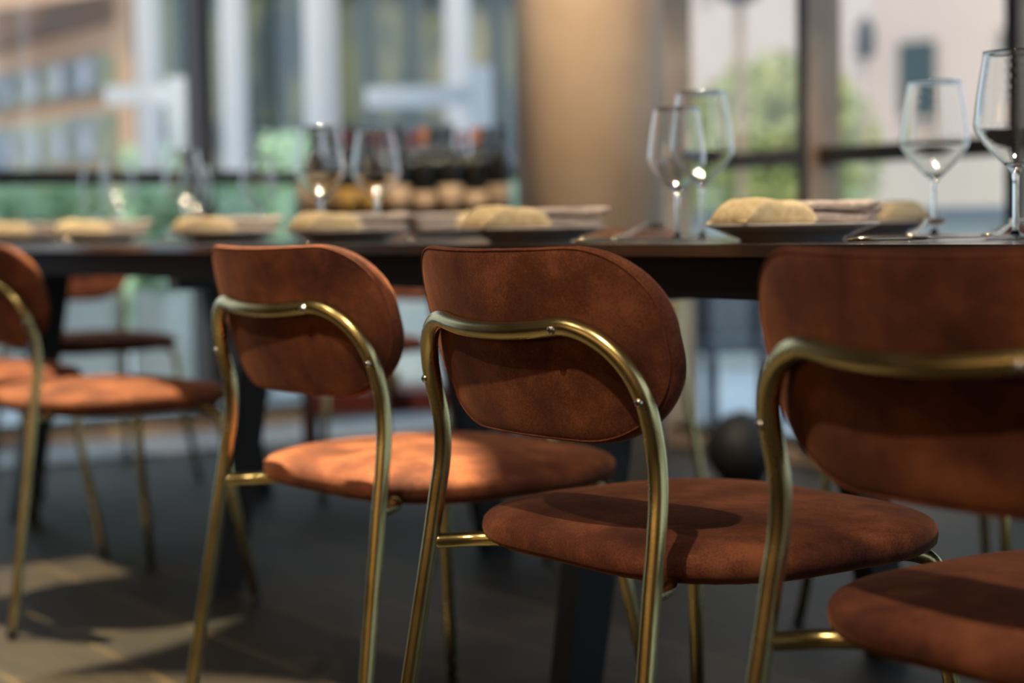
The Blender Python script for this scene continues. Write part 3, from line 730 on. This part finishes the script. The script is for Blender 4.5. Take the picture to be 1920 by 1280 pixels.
# low white planters with hedges outside the left windows
def foliage(name, m, parent, cx, cy, z0, z1, lx, ly, n, s, seed):
    rnd = random.Random(seed); mb = MB()
    for _ in range(n):
        u, v, t = rnd.uniform(-1, 1), rnd.uniform(-1, 1), rnd.random()
        if lx > 0 and abs(u) ** 4 + abs(v) ** 4 > 1.05: continue
        top = z1 - (z1 - z0) * .25 * rnd.random() * (abs(u) + abs(v)) / 2
        c_ = Vector((cx + u * lx, cy + v * ly, z0 + (top - z0) * t)); a = Vector((rnd.gauss(0, 1), rnd.gauss(0, 1), rnd.gauss(0, .7))).normalized(); b_ = a.orthogonal().normalized()
        L_ = s * rnd.uniform(.7, 1.4)
        mb.add([c_ - a * L_, c_ + b_ * L_ * .35, c_ + a * L_, c_ - b_ * L_ * .35], [(0, 1, 2, 3)])
    return mb.build(name, m, parent)
LAB = ['far left', 'left', 'middle', 'right', 'far right']
for i, (a0, a1, dd, ht) in enumerate(((-160, 225, 8.9, 1.04), (262, 520, 9.0, 1.0), (545, 830, 9.2, .98), (860, 1130, 9.4, 1.0))):
    p = at((a0 + a1) / 2, dd); ln = (a1 - a0) / FPX * dd
    o = empty('hedge_planter', (p.x, p.y, GZ), HEAD); tag(o, ['low white planter with hedge outside, at the far left of the glazing', 'low white planter with hedge outside, left of the dark window mullion', 'low white planter with hedge outside, behind the tall wine glasses', 'low white planter with hedge outside, hidden partly by the round column'][i], 'planter', 'hedge planters outside the left windows')
    MB().box(-ln / 2, ln / 2, -.22, .22, .06, .56, .03).build('planter_box', M['white_plant'], o)
    MB().box(-ln / 2 + .06, ln / 2 - .06, -.18, .18, 0, .06).build('base', M['black_metal'], o)
    foliage('hedge', M['leaf'], o, 0, 0, .50, ht + .12, ln / 2 - .02, .21, 2600, .05, 10 + i)
for i, (a0, a1, dd, ht) in enumerate(((240, 345, 14.2, 1.55), (500, 572, 14.2, 1.62))):
    p = at((a0 + a1) / 2, dd); ln = (a1 - a0) / FPX * dd
    o = empty('clipped_shrub', (p.x, p.y, GZ), HEAD); foliage('foliage', M['leaf'], o, 0, 0, .1, ht, ln / 2, .25, 2200, .06, 30 + i)
    MB().tube([(0, 0, 0), (0, 0, ht * .5)], .03, 8).build('stem', M['bark'], o)
    tag(o, ['bright green shrub outside at the foot of the leftmost white column', 'bright green shrub outside just right of the dark window mullion'][i], 'shrub')
# pale building seen through the right windows
b3 = empty('pale_building', (0, 0, 0)); tag(b3, 'pale stone building with dark teal windows beyond the right-hand glazing', 'building')
p, q = at(1150, 30), at(2300, 24)
facing(p, q, 8, GZ, 16, M['render'], 'wall', b3)
def bwin(x0, x1, y0, y1, m_='teal_glaz'):
    f = lambda x: 30 + (x - 1150) / 1150 * -6
    # distance along the straight wall for this column
    def hit(x):
        d = Vector((at(x, 1).x - CAM.x, at(x, 1).y - CAM.y)); e = Vector((q.x - p.x, q.y - p.y)); w_ = Vector((p.x - CAM.x, p.y - CAM.y))
        t = (w_.x * e.y - w_.y * e.x) / (d.x * e.y - d.y * e.x); return at(x, t), t
    a, ta = hit(x0); b_, tb_ = hit(x1); t = (ta + tb_) / 2
    o = facing(a, b_, .12, height((x0 + x1) / 2, y1, t), height((x0 + x1) / 2, y0, t), M[m_], 'window', b3, -.1)
    facing(a, b_, .16, height((x0 + x1) / 2, y1, t) - .08, height((x0 + x1) / 2, y1, t), M['render'], 'window_sill', o, -.18)
bwin(1693, 1757, 82, 222); bwin(1612, 1630, 96, 112); bwin(1880, 1905, 60, 112); bwin(1325, 1345, -60, -5); bwin(1985, 2040, 60, 200); bwin(1460, 1500, -120, -40)
# tree outside the right windows
tp = at(1445, 16)
tr = empty('leafy_tree', (tp.x, tp.y, GZ), 0); tag(tr, 'yellow-green leafy tree outside between the two dark window posts', 'tree')
MB().tube(spline([(0, 0, 0), (.04, .02, .8), (-.02, 0, 1.6)], 6), .07, 10).build('trunk', M['bark'], tr)
rnd = random.Random(3); mb = MB()
for _ in range(5200):
    u = Vector((rnd.gauss(0, 1), rnd.gauss(0, 1), rnd.gauss(0, 1))).normalized() * rnd.random() ** .4
    c_ = Vector((u.x * 1.0, u.y * 1.0, 1.40 + u.z * .86)) + Vector((0, 0, .12 * math.sin(u.x * 5)))
    a = Vector((rnd.gauss(0, 1), rnd.gauss(0, 1), rnd.gauss(0, .8))).normalized(); b_ = a.orthogonal().normalized(); L_ = rnd.uniform(.05, .1)
    mb.add([c_ - a * L_, c_ + b_ * L_ * .4, c_ + a * L_, c_ - b_ * L_ * .4], [(0, 1, 2, 3)])
mb.build('crown', M['leaf2'], tr)
def lamppost(x, dd, top, lb, wpx):
    p = at(x, dd); h = height(x, top, dd) - GZ; r = wpx * dd / FPX / 2
    o = empty('street_lamp', (p.x, p.y, GZ)); MB().lathe([(.001, 0), (r * 2, 0), (r * 2, .1), (r, .15), (r * .9, h), (.001, h)], 16).build('pole', M['frame'], o)
    MB().lathe([(.001, h), (r * 3, h), (r * 4, h + .05), (r * 4, h + .22), (r * 1.5, h + .32), (.001, h + .32)], 16).build('lamp_head', M['black_metal'], o)
    tag(o, lb, 'street lamp')
lamppost(1393, 12, 8, 'tall grey street lamp pole outside in front of the tree', 20)
lamppost(1626, 14, 112, 'thin street lamp with dark head outside, left of the dark teal window', 9)
# low glass-fronted white wall outside the right windows
for i, (a0, a1) in enumerate(((1240, 1500), (1560, 1700), (1740, 2050))):
    p = at(a0, 10.5 - i * .8), at(a1, 10.1 - i * 1.0)
    o = empty('low_wall', (0, 0, 0)); o.location = (p[0].x, p[0].y, GZ)
    m_ = facing(p[0], p[1], .3, GZ, .80, M['white_plant'], 'block', o); m_.data.transform(Matrix.Translation(-o.location))
    m_ = facing(p[0], p[1], .36, .80, .85, M['sill'], 'coping', o, -.03); m_.data.transform(Matrix.Translation(-o.location))
    tag(o, ['pale low wall outside behind the glass pair', 'pale low wall outside behind the sharpest napkin', 'pale low wall outside behind the right-hand wine glasses'][i], 'wall')

# dark low bench outside, seen under the table between two chair backs
bp_ = at(1385, 7.6); o = empty('outdoor_bench', (bp_.x, bp_.y, GZ), HEAD + .2)
MB().box(-.19, .19, -.16, .16, .30, .36, .01).build('seat', M['bench'], o); MB().box(-.19, .19, .13, .17, .36, .58, .01).build('backrest', M['bench'], o)
for sx in (-1, 1):
    for sy in (-1, 1): MB().box(sx * .16 - .02, sx * .16 + .02, sy * .13 - .02, sy * .13 + .02, 0, .30).build('leg', M['bench'], o)
tag(o, 'small dark blue bench outside, seen below the table right of the pale brass hoop', 'bench')
